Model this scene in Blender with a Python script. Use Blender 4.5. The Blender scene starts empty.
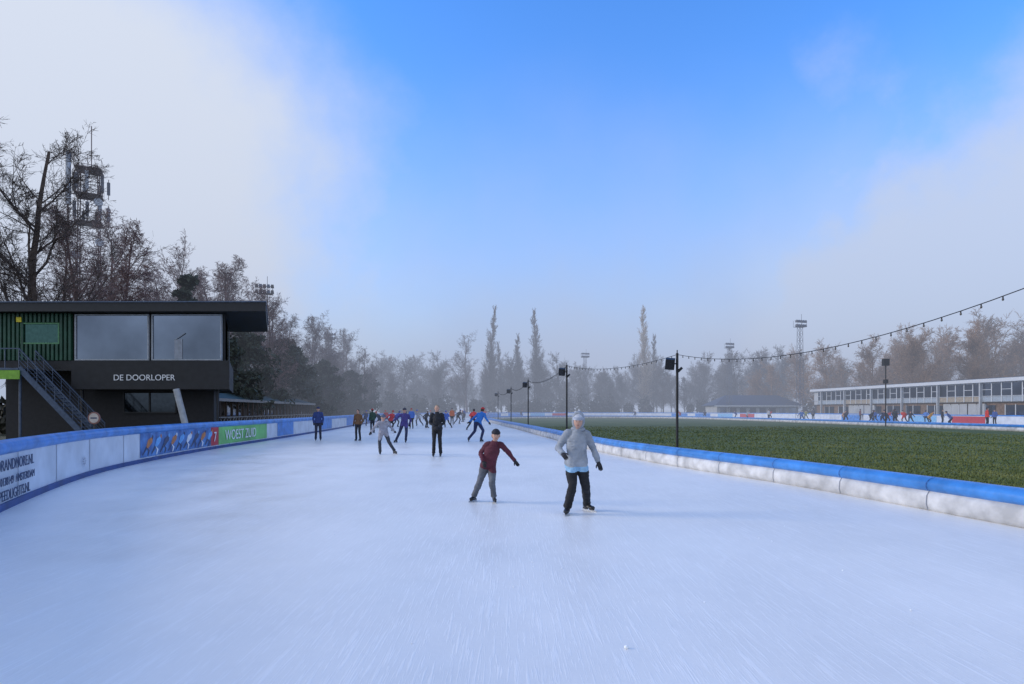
import bpy, math, random
import numpy as np
from mathutils import Vector, Matrix, noise as mnoise
from mathutils.bvhtree import BVHTree
R=math.radians
scene=bpy.context.scene
COL=scene.collection

# ------------------------------------------------------------------ materials
def mat(name,col,rough=.7,var=.15,scale=6.,bump=0.,bscale=None,metal=0.,col2=None,spec=.5,detail=5,stretch=None):
    m=bpy.data.materials.new(name); m.use_nodes=True
    nt=m.node_tree; n=nt.nodes; l=nt.links
    b=n['Principled BSDF']
    b.inputs['Roughness'].default_value=rough
    b.inputs['Metallic'].default_value=metal
    b.inputs['Specular IOR Level'].default_value=spec
    tc=n.new('ShaderNodeTexCoord'); src=tc.outputs['Object']
    if stretch:
        mp=n.new('ShaderNodeMapping'); mp.inputs['Scale'].default_value=stretch
        l.new(src,mp.inputs['Vector']); src=mp.outputs['Vector']
    nz=n.new('ShaderNodeTexNoise'); nz.inputs['Scale'].default_value=scale; nz.inputs['Detail'].default_value=detail
    l.new(src,nz.inputs['Vector'])
    rp=n.new('ShaderNodeValToRGB')
    c2=col2 if col2 else tuple(min(1,c*(1+var)) for c in col)
    c1=col if col2 else tuple(c*(1-var) for c in col)
    rp.color_ramp.elements[0].position=.32; rp.color_ramp.elements[1].position=.68
    rp.color_ramp.elements[0].color=(*c1,1); rp.color_ramp.elements[1].color=(*c2,1)
    l.new(nz.outputs['Fac'],rp.inputs['Fac']); l.new(rp.outputs['Color'],b.inputs['Base Color'])
    if bump>0:
        nb=n.new('ShaderNodeTexNoise'); nb.inputs['Scale'].default_value=bscale or scale*3; nb.inputs['Detail'].default_value=4
        l.new(src,nb.inputs['Vector'])
        bp=n.new('ShaderNodeBump'); bp.inputs['Strength'].default_value=bump; bp.inputs['Distance'].default_value=.02
        l.new(nb.outputs['Fac'],bp.inputs['Height']); l.new(bp.outputs['Normal'],b.inputs['Normal'])
    return m

# ------------------------------------------------------------------ mesh builder
class MB:
    def __init__(s,M=None): s.v=[];s.f=[];s.m=[];s.M=M;s.sm=[]
    def add(s,v,f,m=0,smooth=False):
        o=len(s.v)
        if s.M is not None: v=[s.M@Vector(p) for p in v]
        s.v+= [tuple(p) for p in v]; s.f+=[tuple(i+o for i in q) for q in f]; s.m+=[m]*len(f); s.sm+=[smooth]*len(f)
    def box(s,x0,x1,y0,y1,z0,z1,m=0):
        v=[(x0,y0,z0),(x1,y0,z0),(x1,y1,z0),(x0,y1,z0),(x0,y0,z1),(x1,y0,z1),(x1,y1,z1),(x0,y1,z1)]
        s.add(v,[(0,3,2,1),(4,5,6,7),(0,1,5,4),(1,2,6,5),(2,3,7,6),(3,0,4,7)],m)
    def prism(s,poly,z0,z1,m=0):
        n=len(poly); v=[(*p,z0) for p in poly]+[(*p,z1) for p in poly]
        f=[tuple(range(n))[::-1],tuple(range(n,2*n))]+[(i,(i+1)%n,n+(i+1)%n,n+i) for i in range(n)]
        s.add(v,f,m)
    def rod(s,p,q,r,m=0,n=8,r2=None,smooth=True):
        p=Vector(p);q=Vector(q);r2=r if r2 is None else r2
        t=(q-p).normalized(); a=t.orthogonal().normalized(); b=t.cross(a)
        v=[];
        for c,rr in((p,r),(q,r2)):
            for i in range(n):
                an=2*math.pi*i/n; v.append(c+a*math.cos(an)*rr+b*math.sin(an)*rr)
        f=[(i,(i+1)%n,n+(i+1)%n,n+i) for i in range(n)]
        s.add(v,f,m,smooth); s.add(v,[tuple(range(n))[::-1],tuple(range(n,2*n))],m)
    def beam(s,p,q,w,h,m=0,up=(0,0,1)):
        p=Vector(p);q=Vector(q);t=(q-p).normalized();a=t.cross(Vector(up)).normalized();b=a.cross(t)
        v=[]
        for c in(p,q):
            for i,j in((-1,-1),(1,-1),(1,1),(-1,1)): v.append(c+a*i*w/2+b*j*h/2)
        s.add(v,[(3,2,1,0),(4,5,6,7),(0,1,5,4),(1,2,6,5),(2,3,7,6),(3,0,4,7)],m)
    def ball(s,c,r,m=0,nu=12,nv=8,fn=None):
        rx,ry,rz=(r,r,r) if isinstance(r,(int,float)) else r
        v=[];
        for j in range(nv+1):
            ph=math.pi*j/nv
            for i in range(nu):
                th=2*math.pi*i/nu
                p=Vector((rx*math.sin(ph)*math.cos(th),ry*math.sin(ph)*math.sin(th),rz*math.cos(ph)))
                if fn: p=fn(p)
                v.append(Vector(c)+p)
        f=[(j*nu+i,(j+1)*nu+i,(j+1)*nu+(i+1)%nu,j*nu+(i+1)%nu) for j in range(nv) for i in range(nu)]
        s.add(v,f,m,True)
    def obj(s,name,mats,parent=None,loc=None,rotz=0):
        me=bpy.data.meshes.new(name); me.from_pydata(s.v,[],s.f)
        for m in mats: me.materials.append(m)
        me.polygons.foreach_set('material_index',s.m); me.polygons.foreach_set('use_smooth',s.sm); me.update()
        o=bpy.data.objects.new(name,me); COL.objects.link(o)
        if loc: o.location=loc
        o.rotation_euler.z=rotz
        if parent: o.parent=parent
        return o
def empty(name,loc=(0,0,0)):
    o=bpy.data.objects.new(name,None); COL.objects.link(o); o.location=loc; return o
def text(body,size,origin,xaxis,m,parent,name='lettering',up=(0,0,1),ext=.004,align='LEFT'):
    c=bpy.data.curves.new(name,'FONT'); c.body=body; c.size=size; c.extrude=ext; c.align_x=align
    c.materials.append(m)
    o=bpy.data.objects.new(name,c); COL.objects.link(o)
    x=Vector(xaxis).normalized(); y=Vector(up); z=x.cross(y)
    o.matrix_world=Matrix((( x.x,y.x,z.x,origin[0]),(x.y,y.y,z.y,origin[1]),(x.z,y.z,z.z,origin[2]),(0,0,0,1)))
    o.parent=parent
    return o
def catmull(P,sub=8,closed=False):
    P=[np.array(p,float) for p in P]; n=len(P); out=[]
    rng=range(n) if closed else range(n-1)
    for i in rng:
        p0=P[(i-1)%n] if closed or i>0 else 2*P[0]-P[1]
        p1=P[i];p2=P[(i+1)%n]
        p3=P[(i+2)%n] if closed or i+2<n else 2*P[-1]-P[-2]
        for k in range(sub):
            t=k/sub
            out.append(.5*((2*p1)+(-p0+p2)*t+(2*p0-5*p1+4*p2-p3)*t*t+(-p0+3*p1-3*p2+p3)*t**3))
    if not closed: out.append(P[-1])
    return np.array(out)

# ------------------------------------------------------------------ camera, world, sun
cam=bpy.data.cameras.new('camera'); co=bpy.data.objects.new('camera',cam); COL.objects.link(co)
co.location=(0,0,1.7); co.rotation_euler=(R(90),0,0); cam.lens=21.09; cam.sensor_width=36; cam.shift_y=.0664
cam.clip_end=5000; cam.clip_start=.05; scene.camera=co
scene.view_settings.view_transform='Standard'; scene.view_settings.look='None'; scene.view_settings.exposure=0
SUN=Vector((-.92,.03,.33)).normalized()
sl=bpy.data.lights.new('sun','SUN'); sl.energy=2.0; sl.angle=R(18); sl.color=(1,.87,.70)
so=bpy.data.objects.new('sun',sl); COL.objects.link(so); so.rotation_euler=SUN.to_track_quat('Z','Y').to_euler()

w=bpy.data.worlds.new('World'); scene.world=w; w.use_nodes=True
nt=w.node_tree; n=nt.nodes; l=nt.links; n.clear()
out=n.new('ShaderNodeOutputWorld'); bg=n.new('ShaderNodeBackground'); bg.inputs['Strength'].default_value=.118
l.new(bg.outputs[0],out.inputs[0])
sky=n.new('ShaderNodeTexSky'); sky.sky_type='NISHITA'; sky.sun_disc=False
sky.sun_elevation=math.asin(SUN.z); sky.sun_rotation=math.atan2(SUN.x,SUN.y)%(2*math.pi); sky.air_density=1.2; sky.dust_density=.3; sky.ozone_density=2.5
tc=n.new('ShaderNodeTexCoord')
def vm(op,a,b):
    x=n.new('ShaderNodeVectorMath'); x.operation=op
    for i,q in enumerate((a,b)):
        if isinstance(q,(tuple,list)): x.inputs[i].default_value=q
        else: l.new(q,x.inputs[i])
    return x
def mt(op,a,b):
    x=n.new('ShaderNodeMath'); x.operation=op
    for i,q in enumerate((a,b)):
        if isinstance(q,(int,float)): x.inputs[i].default_value=q
        else: l.new(q,x.inputs[i])
    return x.outputs[0]
def mr(v,a,b,c=0,d=1):
    x=n.new('ShaderNodeMapRange'); x.interpolation_type='SMOOTHSTEP'
    l.new(v,x.inputs['Value'])
    for k,q in zip(('From Min','From Max','To Min','To Max'),(a,b,c,d)): x.inputs[k].default_value=q
    return x.outputs['Result']
D=vm('NORMALIZE',tc.outputs['Generated'],(0,0,0)).outputs[0]
nz=n.new('ShaderNodeTexNoise'); nz.inputs['Scale'].default_value=2.6; nz.inputs['Detail'].default_value=8; nz.inputs['Roughness'].default_value=.55
l.new(D,nz.inputs['Vector'])
off=vm('SUBTRACT',nz.outputs['Color'],(.5,.5,.5)).outputs[0]
sc=n.new('ShaderNodeVectorMath'); sc.operation='SCALE'; l.new(off,sc.inputs[0]); sc.inputs['Scale'].default_value=.28
Dn=vm('ADD',D,sc.outputs[0]).outputs[0]
sep=n.new('ShaderNodeSeparateXYZ'); l.new(Dn,sep.inputs[0])
z=sep.outputs['Z']
haze=mr(z,.02,.52,1,0)
dl=vm('DOT_PRODUCT',Dn,(-.644,.757,.098)).outputs['Value']; L_=mr(dl,.79,.95,0,1)
dr=vm('DOT_PRODUCT',Dn,(.66,.74,.08)).outputs['Value']; R_=mr(dr,.87,.96,0,.92)
back=mr(sep.outputs['Y'],.15,-.4,0,.95)
fac=mt('MAXIMUM',mt('MAXIMUM',haze,L_),mt('MAXIMUM',R_,back))
mulc=n.new('ShaderNodeMix'); mulc.data_type='RGBA'; mulc.blend_type='MULTIPLY'; mulc.inputs['Factor'].default_value=1
l.new(sky.outputs[0],mulc.inputs['A']); mulc.inputs['B'].default_value=(.95,1.80,3.05,1)
hc=n.new('ShaderNodeMix'); hc.data_type='RGBA'
l.new(mt('MAXIMUM',mt('MAXIMUM',L_,back),mt('MULTIPLY',R_,.6)),hc.inputs['Factor']); hc.inputs['A'].default_value=(4.1,4.95,7.0,1); hc.inputs['B'].default_value=(5.8,6.35,7.5,1)
mx=n.new('ShaderNodeMix'); mx.data_type='RGBA'; l.new(fac,mx.inputs['Factor']); l.new(mulc.outputs['Result'],mx.inputs['A']); l.new(hc.outputs['Result'],mx.inputs['B'])
l.new(mx.outputs['Result'],bg.inputs['Color'])

# mist : fog box beyond the first straight (absorption; added emission stands in for scattered daylight)
mist=bpy.data.materials.new('mist'); mist.use_nodes=True; nn_=mist.node_tree.nodes; ll_=mist.node_tree.links; nn_.remove(nn_['Principled BSDF'])
DEN=.0040
va=nn_.new('ShaderNodeVolumeAbsorption'); va.inputs['Color'].default_value=(0,0,0,1); va.inputs['Density'].default_value=DEN
ve=nn_.new('ShaderNodeEmission'); ve.inputs['Color'].default_value=(.42,.48,.63,1); ve.inputs['Strength'].default_value=DEN
va2=nn_.new('ShaderNodeAddShader'); ll_.new(va.outputs[0],va2.inputs[0]); ll_.new(ve.outputs[0],va2.inputs[1]); ll_.new(va2.outputs[0],nn_['Material Output'].inputs['Volume'])
mb=MB(); mb.box(-500,500,46,700,-1,34,0); mb.obj('mist',[mist])

# ------------------------------------------------------------------ track curves (world metres)
outerL=[(-2.5,-1),(-4.6,3.2),(-6.6,6.8),(-8.53,10),(-10.9,15.5),(-12.1,20.5),(-12.9,26),(-13.5,33),(-15.2,50),(-17.3,68),(-20.2,95)]
outer=[(2.,-8)]+outerL+[(-19,116),(-10,133),(6,141),(24,140),(40,131),(50,117),(53.5,100),(55,75),(56,50),(57,25),(54,2),(42,-14),(24,-20),(10,-16)]
inner=[(7.9,6.2),(7.3,8.57),(6.85,10.9),(6.2,13.7),(5.25,16.7),(4.4,19.9),(3.5,24.5),(2.2,36),(.5,52),(-1.4,68),(-4.6,100),(-2,112),(5,120.5),(16,124),(27,120.5),(34,112),(36,100),(38.2,75),(39.7,46),(40.5,22),(38,4),(32,-4),(23,-7),(15,-4.5),(10,0.5)]
OC=catmull(outer,10,True); IC=catmull(inner,10,True)

def sheet(name,poly,z,m):
    me=bpy.data.meshes.new(name); me.from_pydata([(float(p[0]),float(p[1]),z) for p in poly],[],[tuple(range(len(poly)))])
    me.materials.append(m); me.update(); o=bpy.data.objects.new(name,me); COL.objects.link(o); return o
m_ground=mat('ground_soil',(.055,.06,.035),.95,scale=.4,col2=(.10,.10,.06),bump=.5,bscale=6)
sheet('ground',[(-1500,-600),(1500,-600),(1500,2500),(-1500,2500)],0,m_ground)
# ice
m_ice=bpy.data.materials.new('ice'); m_ice.use_nodes=True
nt=m_ice.node_tree; n=nt.nodes; l=nt.links; b=n['Principled BSDF']
tcx=n.new('ShaderNodeTexCoord')
def nnoise(scale,det,mapping=None,rot=0,rough=.55,dist=0):
    x=n.new('ShaderNodeTexNoise'); x.inputs['Scale'].default_value=scale; x.inputs['Detail'].default_value=det; x.inputs['Roughness'].default_value=rough; x.inputs['Distortion'].default_value=dist
    mp=n.new('ShaderNodeMapping'); mp.inputs['Scale'].default_value=mapping or (1,1,1); mp.inputs['Rotation'].default_value=(0,0,rot)
    l.new(tcx.outputs['Object'],mp.inputs[0]); l.new(mp.outputs[0],x.inputs['Vector']); return x.outputs['Fac']
def rampf(v,a,b,ca,cb):
    r=n.new('ShaderNodeValToRGB'); r.color_ramp.elements[0].position=a; r.color_ramp.elements[1].position=b
    r.color_ramp.elements[0].color=(*ca,1); r.color_ramp.elements[1].color=(*cb,1); l.new(v,r.inputs[0]); return r.outputs[0]
base=rampf(nnoise(.25,9,(1,.6,1),rough=.66),.34,.66,(.74,.735,.715),(.92,.90,.86))
def lines(scale,mp,rot,lo,hi): 
    return rampf(nnoise(scale,3,mp,rot,.6,.35),lo,hi,(0,0,0),(1,1,1))
acc=None
for (s_,mp,ro,lo,hi) in [(5,(4,.16,1),R(12),.60,.68),(7,(4,.2,1),R(-26),.60,.67),(4,(5,.14,1),R(40),.62,.69),(12,(3,.16,1),R(-48),.61,.68),(14,(3,.16,1),R(20),.6,.68),(9,(3,.16,1),R(62),.60,.68),(8,(4,.18,1),R(-75),.61,.68)]:
    q=lines(s_,mp,ro,lo,hi)
    if acc is None: acc=q
    else:
        a=n.new('ShaderNodeMix'); a.data_type='RGBA'; a.blend_type='LIGHTEN'; a.inputs['Factor'].default_value=1
        l.new(acc,a.inputs['A']); l.new(q,a.inputs['B']); acc=a.outputs['Result']
mxx=n.new('ShaderNodeMix'); mxx.data_type='RGBA'; l.new(base,mxx.inputs['A']); mxx.inputs['B'].default_value=(.97,.96,.94,1)
sf=n.new('ShaderNodeMath'); sf.operation='MULTIPLY'; l.new(acc,sf.inputs[0]); sf.inputs[1].default_value=.42; l.new(sf.outputs[0],mxx.inputs['Factor'])
l.new(mxx.outputs['Result'],b.inputs['Base Color'])
rr=n.new('ShaderNodeMapRange'); l.new(nnoise(.8,6),rr.inputs['Value']); rr.inputs['From Min'].default_value=.3; rr.inputs['From Max'].default_value=.7; rr.inputs['To Min'].default_value=.28; rr.inputs['To Max'].default_value=.5
l.new(rr.outputs[0],b.inputs['Roughness'])
bp=n.new('ShaderNodeBump'); bp.inputs['Strength'].default_value=.18; bp.inputs['Distance'].default_value=.01
ad=n.new('ShaderNodeMath'); ad.operation='ADD'; l.new(acc,ad.inputs[0]); l.new(nnoise(14,5),ad.inputs[1]); l.new(ad.outputs[0],bp.inputs['Height']); l.new(bp.outputs[0],b.inputs['Normal'])
sheet('ice_rink',OC,.01,m_ice)
m_grass=mat('grass_field',(.050,.085,.018),.9,scale=.35,col2=(.115,.14,.04),bump=.8,bscale=25,detail=10)
sheet('grass_infield',IC,.03,m_grass)
rng=np.random.default_rng(3)
near=[p for p in catmull(inner[:11],10)]
ny=np.array([p[1] for p in near]); nx=np.array([p[0] for p in near])
N=110000
d=rng.random(N); Y=8/(1-d*(1-8/60)); 
X=np.interp(Y,ny,nx)+.55+rng.random(N)*np.minimum(36-5,Y*.95)
ok=(X<38)
X=X[ok];Y=Y[ok];N=len(X)
h=.02+rng.random(N)*.03+.0006*Y; wd=.005+.0009*Y; an=rng.random(N)*6.283; lean=rng.normal(0,.5,(N,2))
V=np.zeros((N,3,3)); V[:,0]=np.c_[X-np.cos(an)*wd,Y-np.sin(an)*wd,np.full(N,.03)]; V[:,1]=np.c_[X+np.cos(an)*wd,Y+np.sin(an)*wd,np.full(N,.03)]
V[:,2]=np.c_[X+lean[:,0]*h,Y+lean[:,1]*h,.03+h]
def mesh_np(name,V,k,mats,loc=None,mi=None,link=True):
    V=V.reshape(-1,3).astype(np.float32); nf=len(V)//k
    me=bpy.data.meshes.new(name); me.vertices.add(len(V)); me.vertices.foreach_set('co',V.ravel())
    me.loops.add(len(V)); me.loops.foreach_set('vertex_index',np.arange(len(V),dtype=np.int32))
    me.polygons.add(nf); me.polygons.foreach_set('loop_start',np.arange(0,len(V),k,dtype=np.int32)); me.polygons.foreach_set('loop_total',np.full(nf,k,dtype=np.int32))
    for m in mats: me.materials.append(m)
    if mi is not None: me.polygons.foreach_set('material_index',mi.astype(np.int32))
    me.update(calc_edges=True)
    if not link: return me
    o=bpy.data.objects.new(name,me); COL.objects.link(o)
    if loc: o.location=loc
    return o
m_blade=mat('grass_blades',(.06,.10,.022),.8,scale=.45,col2=(.16,.18,.055),detail=10)
mesh_np('grass',V,3,[m_blade])

# ------------------------------------------------------------------ sweep along curves
def normals(C,closed=False):
    C=np.asarray(C); t=np.roll(C,-1,0)-np.roll(C,1,0) if closed else np.gradient(C,axis=0)
    t/=np.linalg.norm(t,axis=1)[:,None]; return np.c_[-t[:,1],t[:,0]],t
def sweep(mb,C,prof,m,closed=False,smooth=False):
    nn,_=normals(C,closed); N=len(C);k=len(prof);v=[]
    for i in range(N):
        for o,z in prof: v.append((C[i][0]+nn[i][0]*o,C[i][1]+nn[i][1]*o,z))
    f=[]
    for i in range(N if closed else N-1):
        j=(i+1)%N
        for q in range(k): f.append((i*k+q,j*k+q,j*k+(q+1)%k,i*k+(q+1)%k))
    if not closed: f+= [tuple(range(k)),tuple((N-1)*k+q for q in range(k))[::-1]]
    mb.add(v,f,m,smooth)
def roundp(cx,cz,rx,rz,n=12): return [(cx+rx*math.cos(2*math.pi*i/n),cz+rz*math.sin(2*math.pi*i/n)) for i in range(n)]
m_white=mat('white_board',(.62,.66,.72),.45,var=.12,scale=1.6,bump=.15,bscale=4)
m_blue=mat('blue_vinyl',(.05,.22,.58),.35,var=.25,scale=2.5,bump=.6,bscale=5)
m_blued=mat('dark_blue_kick',(.02,.06,.22),.5,var=.3,scale=2)
m_dark=mat('black_steel',(.012,.013,.016),.5,var=.3,scale=3)
m_seam=mat('seam',(.22,.24,.29),.7)
m_seamb=mat('seam_blue',(.03,.11,.34),.6)
m_cush=mat('white_vinyl_scuffed',(.40,.40,.40),.6,scale=2.6,col2=(.72,.72,.72),bump=.9,bscale=4,detail=12)
mb=MB()
ICf=catmull(inner,40,True); nw,_=normals(ICf,True)
arc=np.r_[0,np.cumsum(np.linalg.norm(np.diff(ICf,axis=0),axis=1))]
wob=np.array([mnoise.noise(Vector((a_*.9,3.1,0)))*.018+mnoise.noise(Vector((a_*.25,7.1,0)))*.03 for a_ in arc])
ICw=ICf+nw*wob[:,None]
sweep(mb,ICw,[(-.05,.0),(.0,.02),(.03,.12),(.02,.26),(-.03,.34),(-.38,.34),(-.40,.0)],0,True,True)
sweep(mb,ICw,roundp(-.17,.43,.21,.135,14),1,True,True)
nn,tt=normals(ICw,True)
al=arc; s=0
while s<al[-1]-1:
    x=np.interp(s,al,ICw[:,0]);y=np.interp(s,al,ICw[:,1]);i=min(np.searchsorted(al,s),len(ICw)-1);nx_,ny_=nn[i];tx,ty=tt[i]
    def P(o,z,dd=0): return (x+nx_*o+tx*dd,y+ny_*o+ty*dd,z)
    prof=[(.008,.02),(.038,.12),(.028,.26),(-.02,.335)]
    for (a,bz),(c,dz) in zip(prof[:-1],prof[1:]):
        mb.add([P(a,bz,-.008),P(a,bz,.008),P(c,dz,.008),P(c,dz,-.008)],[(0,1,2,3)],2)
    rp=[(-.17+.216*math.cos(q),.43+.141*math.sin(q)) for q in np.linspace(-.6,2.8,9)]
    for (a,bz),(c,dz) in zip(rp[:-1],rp[1:]):
        mb.add([P(a,bz,-.008),P(a,bz,.008),P(c,dz,.008),P(c,dz,-.008)],[(0,1,2,3)],3)
    s+=2.0
mb.obj('crash_cushion_barrier',[m_cush,m_blue,m_seam,m_seamb])
WL=catmull(outerL,14); awl=np.r_[0,np.cumsum(np.linalg.norm(np.diff(WL,axis=0),axis=1))]
def s_at(x,y): return awl[np.argmin((WL[:,0]-x)**2+(WL[:,1]-y)**2)]
def wpt(s): return np.array([np.interp(s,awl,WL[:,0]),np.interp(s,awl,WL[:,1])])
def wt(s):
    a=wpt(s-.3);b_=wpt(s+.3);t=(b_-a)/np.linalg.norm(b_-a); return t
board=empty('rink_boarding')
mb=MB()
sweep(mb,WL,[(0,.12),(0,1.0),(.08,1.0),(.08,.12)],0)
sweep(mb,WL,roundp(.05,1.06,.13,.13,12),1,smooth=True)
sweep(mb,WL,[(-.04,.0),(-.04,.13),(.10,.13),(.10,0)],2)
s=1.
while s<awl[-1]:
    p=wpt(s);t=wt(s);nl=np.array([-t[1],t[0]])
    a=p-nl*.008-t*.012;b_=p-nl*.008+t*.012
    mb.add([(a[0],a[1],.13),(b_[0],b_[1],.13),(b_[0],b_[1],.98),(a[0],a[1],.98)],[(0,1,2,3)],3)
    q=p+nl*.12
    mb.box(q[0]-.03,q[0]+.03,q[1]-.03,q[1]+.03,0,1.0,4)
    s+=2.5
mb.obj('panels',[m_white,m_blue,m_blued,m_seam,m_dark],board)
def banner(s0,s1,z0,z1,m,name,off=.014):
    mb=MB(); S=np.linspace(s0,s1,max(2,int((s1-s0)/.5)))
    v=[];
    for s in S:
        p=wpt(s);t=wt(s);nl=np.array([-t[1],t[0]]);q=p-nl*off
        v+=[(q[0],q[1],z0),(q[0],q[1],z1)]
    mb.add(v,[(2*i,2*i+2,2*i+3,2*i+1) for i in range(len(S)-1)],0); return mb.obj(name,[m],board)
m_bpic=mat('banner_print_blue',(.02,.06,.22),.5,scale=2.2,col2=(.10,.28,.62),detail=8)
m_red=mat('banner_red',(.45,.03,.05),.5,var=.1)
m_green=mat('banner_green',(.16,.46,.14),.5,var=.3,scale=.8)
m_txt=mat('print_dark',(.03,.05,.12),.5)
m_txtw=mat('print_white',(.75,.77,.8),.5)
s85,s142,s212,s222,s267=s_at(-10.95,15.5),s_at(-11.8,18.9),s_at(-12.85,25.5),s_at(-12.95,26.6),s_at(-13.5,33)
banner(s142,s212,.17,.95,m_bpic,'banner_skaters'); banner(s212+.03,s222,.17,.95,m_red,'banner_red'); banner(s222+.03,s267,.17,.95,m_green,'banner_green')
def wtext(body,size,s,z,m):
    t=wt(s+1.0);p=wpt(s);nl=np.array([-t[1],t[0]]);p=p-nl*.05
    text(body,size,(p[0],p[1],z),(t[0],t[1],0),m,board)
wtext('ORANDMORE.NL',.27,s85-6.4,.68,m_txt); wtext('0138149  AMSTERDAM',.20,s85-6.2,.43,m_txt); wtext('SPEEDLIGHTS.NL',.25,s85-6.4,.18,m_txt)
wtext('WOEST ZUID',.66,s222+.7,.34,m_txtw); wtext('7',.6,s212+.25,.34,m_txtw)
mb=MB(); cols=[1,2,3,1,2,0,3]
for k in range(9):
    s=s142+.5+k*.72; t=wt(s);p=wpt(s);nl=np.array([-t[1],t[0]]);p=p-nl*(.02+.002*(k%3))
    def Q(a,z): return (p[0]+t[0]*a,p[1]+t[1]*a,z)
    body_=[(-.05,.5),(.1,.44),(.45,.62),(.5,.74),(.38,.8),(.1,.72)]
    leg1=[(-.05,.5),(.1,.44),(.25,.36),(.12,.2),(.04,.2),(.12,.36)]
    leg2=[(-.05,.52),(.05,.44),(-.3,.24),(-.36,.26)]
    head=[(.48+.07*math.cos(q),.80+.07*math.sin(q)) for q in np.linspace(0,6.28,9)[:-1]]
    for pl,c in((body_,cols[k%7]),(leg1,(k+1)%2*3),(leg2,3),(head,cols[(k+2)%7])):
        mb.add([Q(a,z) for a,z in pl],[tuple(range(len(pl)))],c)
mb.obj('banner_skater_print',[m_txtw,mat('print_orange',(.5,.2,.08)),mat('print_cyan',(.15,.4,.75)),m_txt],board)
for s0,s1 in [(s267+2.,s267+5.5),(s267+13,s267+18),(s267+26,s267+31),(s267+40,s267+48)]: banner(s0,s1,.17,.95,m_blue,'banner_blue')
mb=MB(); s=s85-.55; t=wt(s);p=wpt(s);nl=np.array([-t[1],t[0]]);p=p-nl*.03
for k in range(10):
    a0=k*math.pi/5; v=[(.05,a0-.2),(.17,a0),(.05,a0+.2)]
    mb.add([(p[0]+t[0]*r*math.cos(q),p[1]+t[1]*r*math.cos(q),.42+r*math.sin(q)) for r,q in v],[(0,1,2)],0)
mb.obj('logo',[m_txt],board)
OW=OC[109:]; OW=OW[:int(len(OW)*0.86)]
mb=MB(); sweep(mb,OW,[(0,.0),(0,1.0),(.08,1.0),(.08,0)],0); sweep(mb,OW,roundp(.04,1.05,.10,.08,8),1,smooth=True)
nn2,tt2=normals(OW)
for i in range(0,len(OW)-3,3):
    c=[1,0,2,3,0,1,0,4][(i//3*5)%8]
    if c==0: continue
    v=[]
    for j in range(i,i+3): v+=[(OW[j][0]-nn2[j][0]*.015,OW[j][1]-nn2[j][1]*.015,.12),(OW[j][0]-nn2[j][0]*.015,OW[j][1]-nn2[j][1]*.015,.92)]
    mb.add(v,[(0,2,3,1),(2,4,5,3)],c)
mb.obj('advertising_boarding',[m_white,m_blue,mat('board_cyan',(.2,.45,.7)),m_white,m_red])

# ------------------------------------------------------------------ clubhouse (DE DOORLOPER)
club=empty('clubhouse_building')
m_black=mat('black_cladding',(.012,.013,.016),.6,var=.25,scale=4)
m_fascia=mat('black_fascia',(.012,.013,.016),.5,var=.2)
m_grn=mat('green_corrugated_steel',(.018,.075,.045),.5,var=.25,scale=2)
m_glass=mat('window_glass',(.15,.18,.23),.06,var=.3,scale=.3,metal=1)
m_frame=mat('window_frame',(.35,.38,.42),.4)
m_grey=mat('galvanised_steel',(.07,.10,.16),.45,var=.2,metal=.3)
m_lime=mat('lime_panel',(.20,.42,.04),.5)
mb=MB()
mb.prism([(-27,30.6),(-14.62,30.6),(-17.6,37.4),(-27,37.4)],4.2,6.6,0)
mb.prism([(-22.3,30.35),(-14.3,30.35),(-17.4,37.45),(-22.3,37.45)],2.75,4.2,0)
mb.prism([(-27.1,30.45),(-22.3,30.45),(-22.3,37.4),(-27.1,37.4)],3.7,4.2,0)
mb.prism([(-27,32.0),(-15.9,32.0),(-18.2,37.2),(-27,37.2)],0,2.75,1)
mb.prism([(-27,32.0),(-22.4,32.0),(-22.4,37.2),(-27,37.2)],2.75,3.7,1)
mb.obj('body',[m_black,mat('charcoal_wall',(.018,.018,.022),.7,var=.2)],club)
mb=MB(); mb.prism([(-28,29.95),(-12.25,29.85),(-15.4,37.8),(-28,37.8)],6.62,7.06,0)
mb.prism([(-28.02,29.9),(-12.2,29.8),(-15.35,37.85),(-28.02,37.85)],7.06,7.12,1)
mb.obj('roof',[m_fascia,m_grey],club)
mb=MB(); x=-26.9
while x<-22.3:
    if not (-24.9<x<-23.0):
        mb.box(x,x+.12,30.42,30.6,4.22,6.6,0)
    else:
        mb.box(x,x+.12,30.42,30.6,4.22,5.05,0); mb.box(x,x+.12,30.42,30.6,6.15,6.6,0)
    x+=.22
mb.box(-24.95,-22.98,30.44,30.56,5.05,5.12,1);mb.box(-24.95,-22.98,30.44,30.56,6.06,6.13,1)
mb.box(-24.95,-24.88,30.44,30.56,5.12,6.06,1);mb.box(-23.05,-22.98,30.44,30.56,5.12,6.06,1)
mb.box(-24.88,-23.05,30.5,30.55,5.12,6.06,2)
mb.obj('green_cladding',[m_grn,mat('green_frame',(.10,.25,.12)),mat('tinted_glass',(.05,.10,.09),.08,metal=1)],club)
mb=MB()
for x0,x1 in[(-22.2,-18.45),(-18.3,-14.75)]:
    mb.box(x0+.06,x1-.06,30.5,30.56,4.28,6.5,0)
    for a in((x0,x0+.06,4.22,6.56),(x1-.06,x1,4.22,6.56)): mb.box(a[0],a[1],30.44,30.58,a[2],a[3],1)
    mb.box(x0+.06,x1-.06,30.44,30.58,4.22,4.28,1); mb.box(x0+.06,x1-.06,30.44,30.58,6.5,6.56,1)
M=[(-14.58,30.75),(-16.1,34.1)]
mb.add([(M[0][0],M[0][1],4.3),(M[1][0],M[1][1],4.3),(M[1][0],M[1][1],6.5),(M[0][0],M[0][1],6.5)],[(0,1,2,3)],0)
mb.box(-20.6,-17.9,31.9,31.97,1.6,2.6,3)
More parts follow.
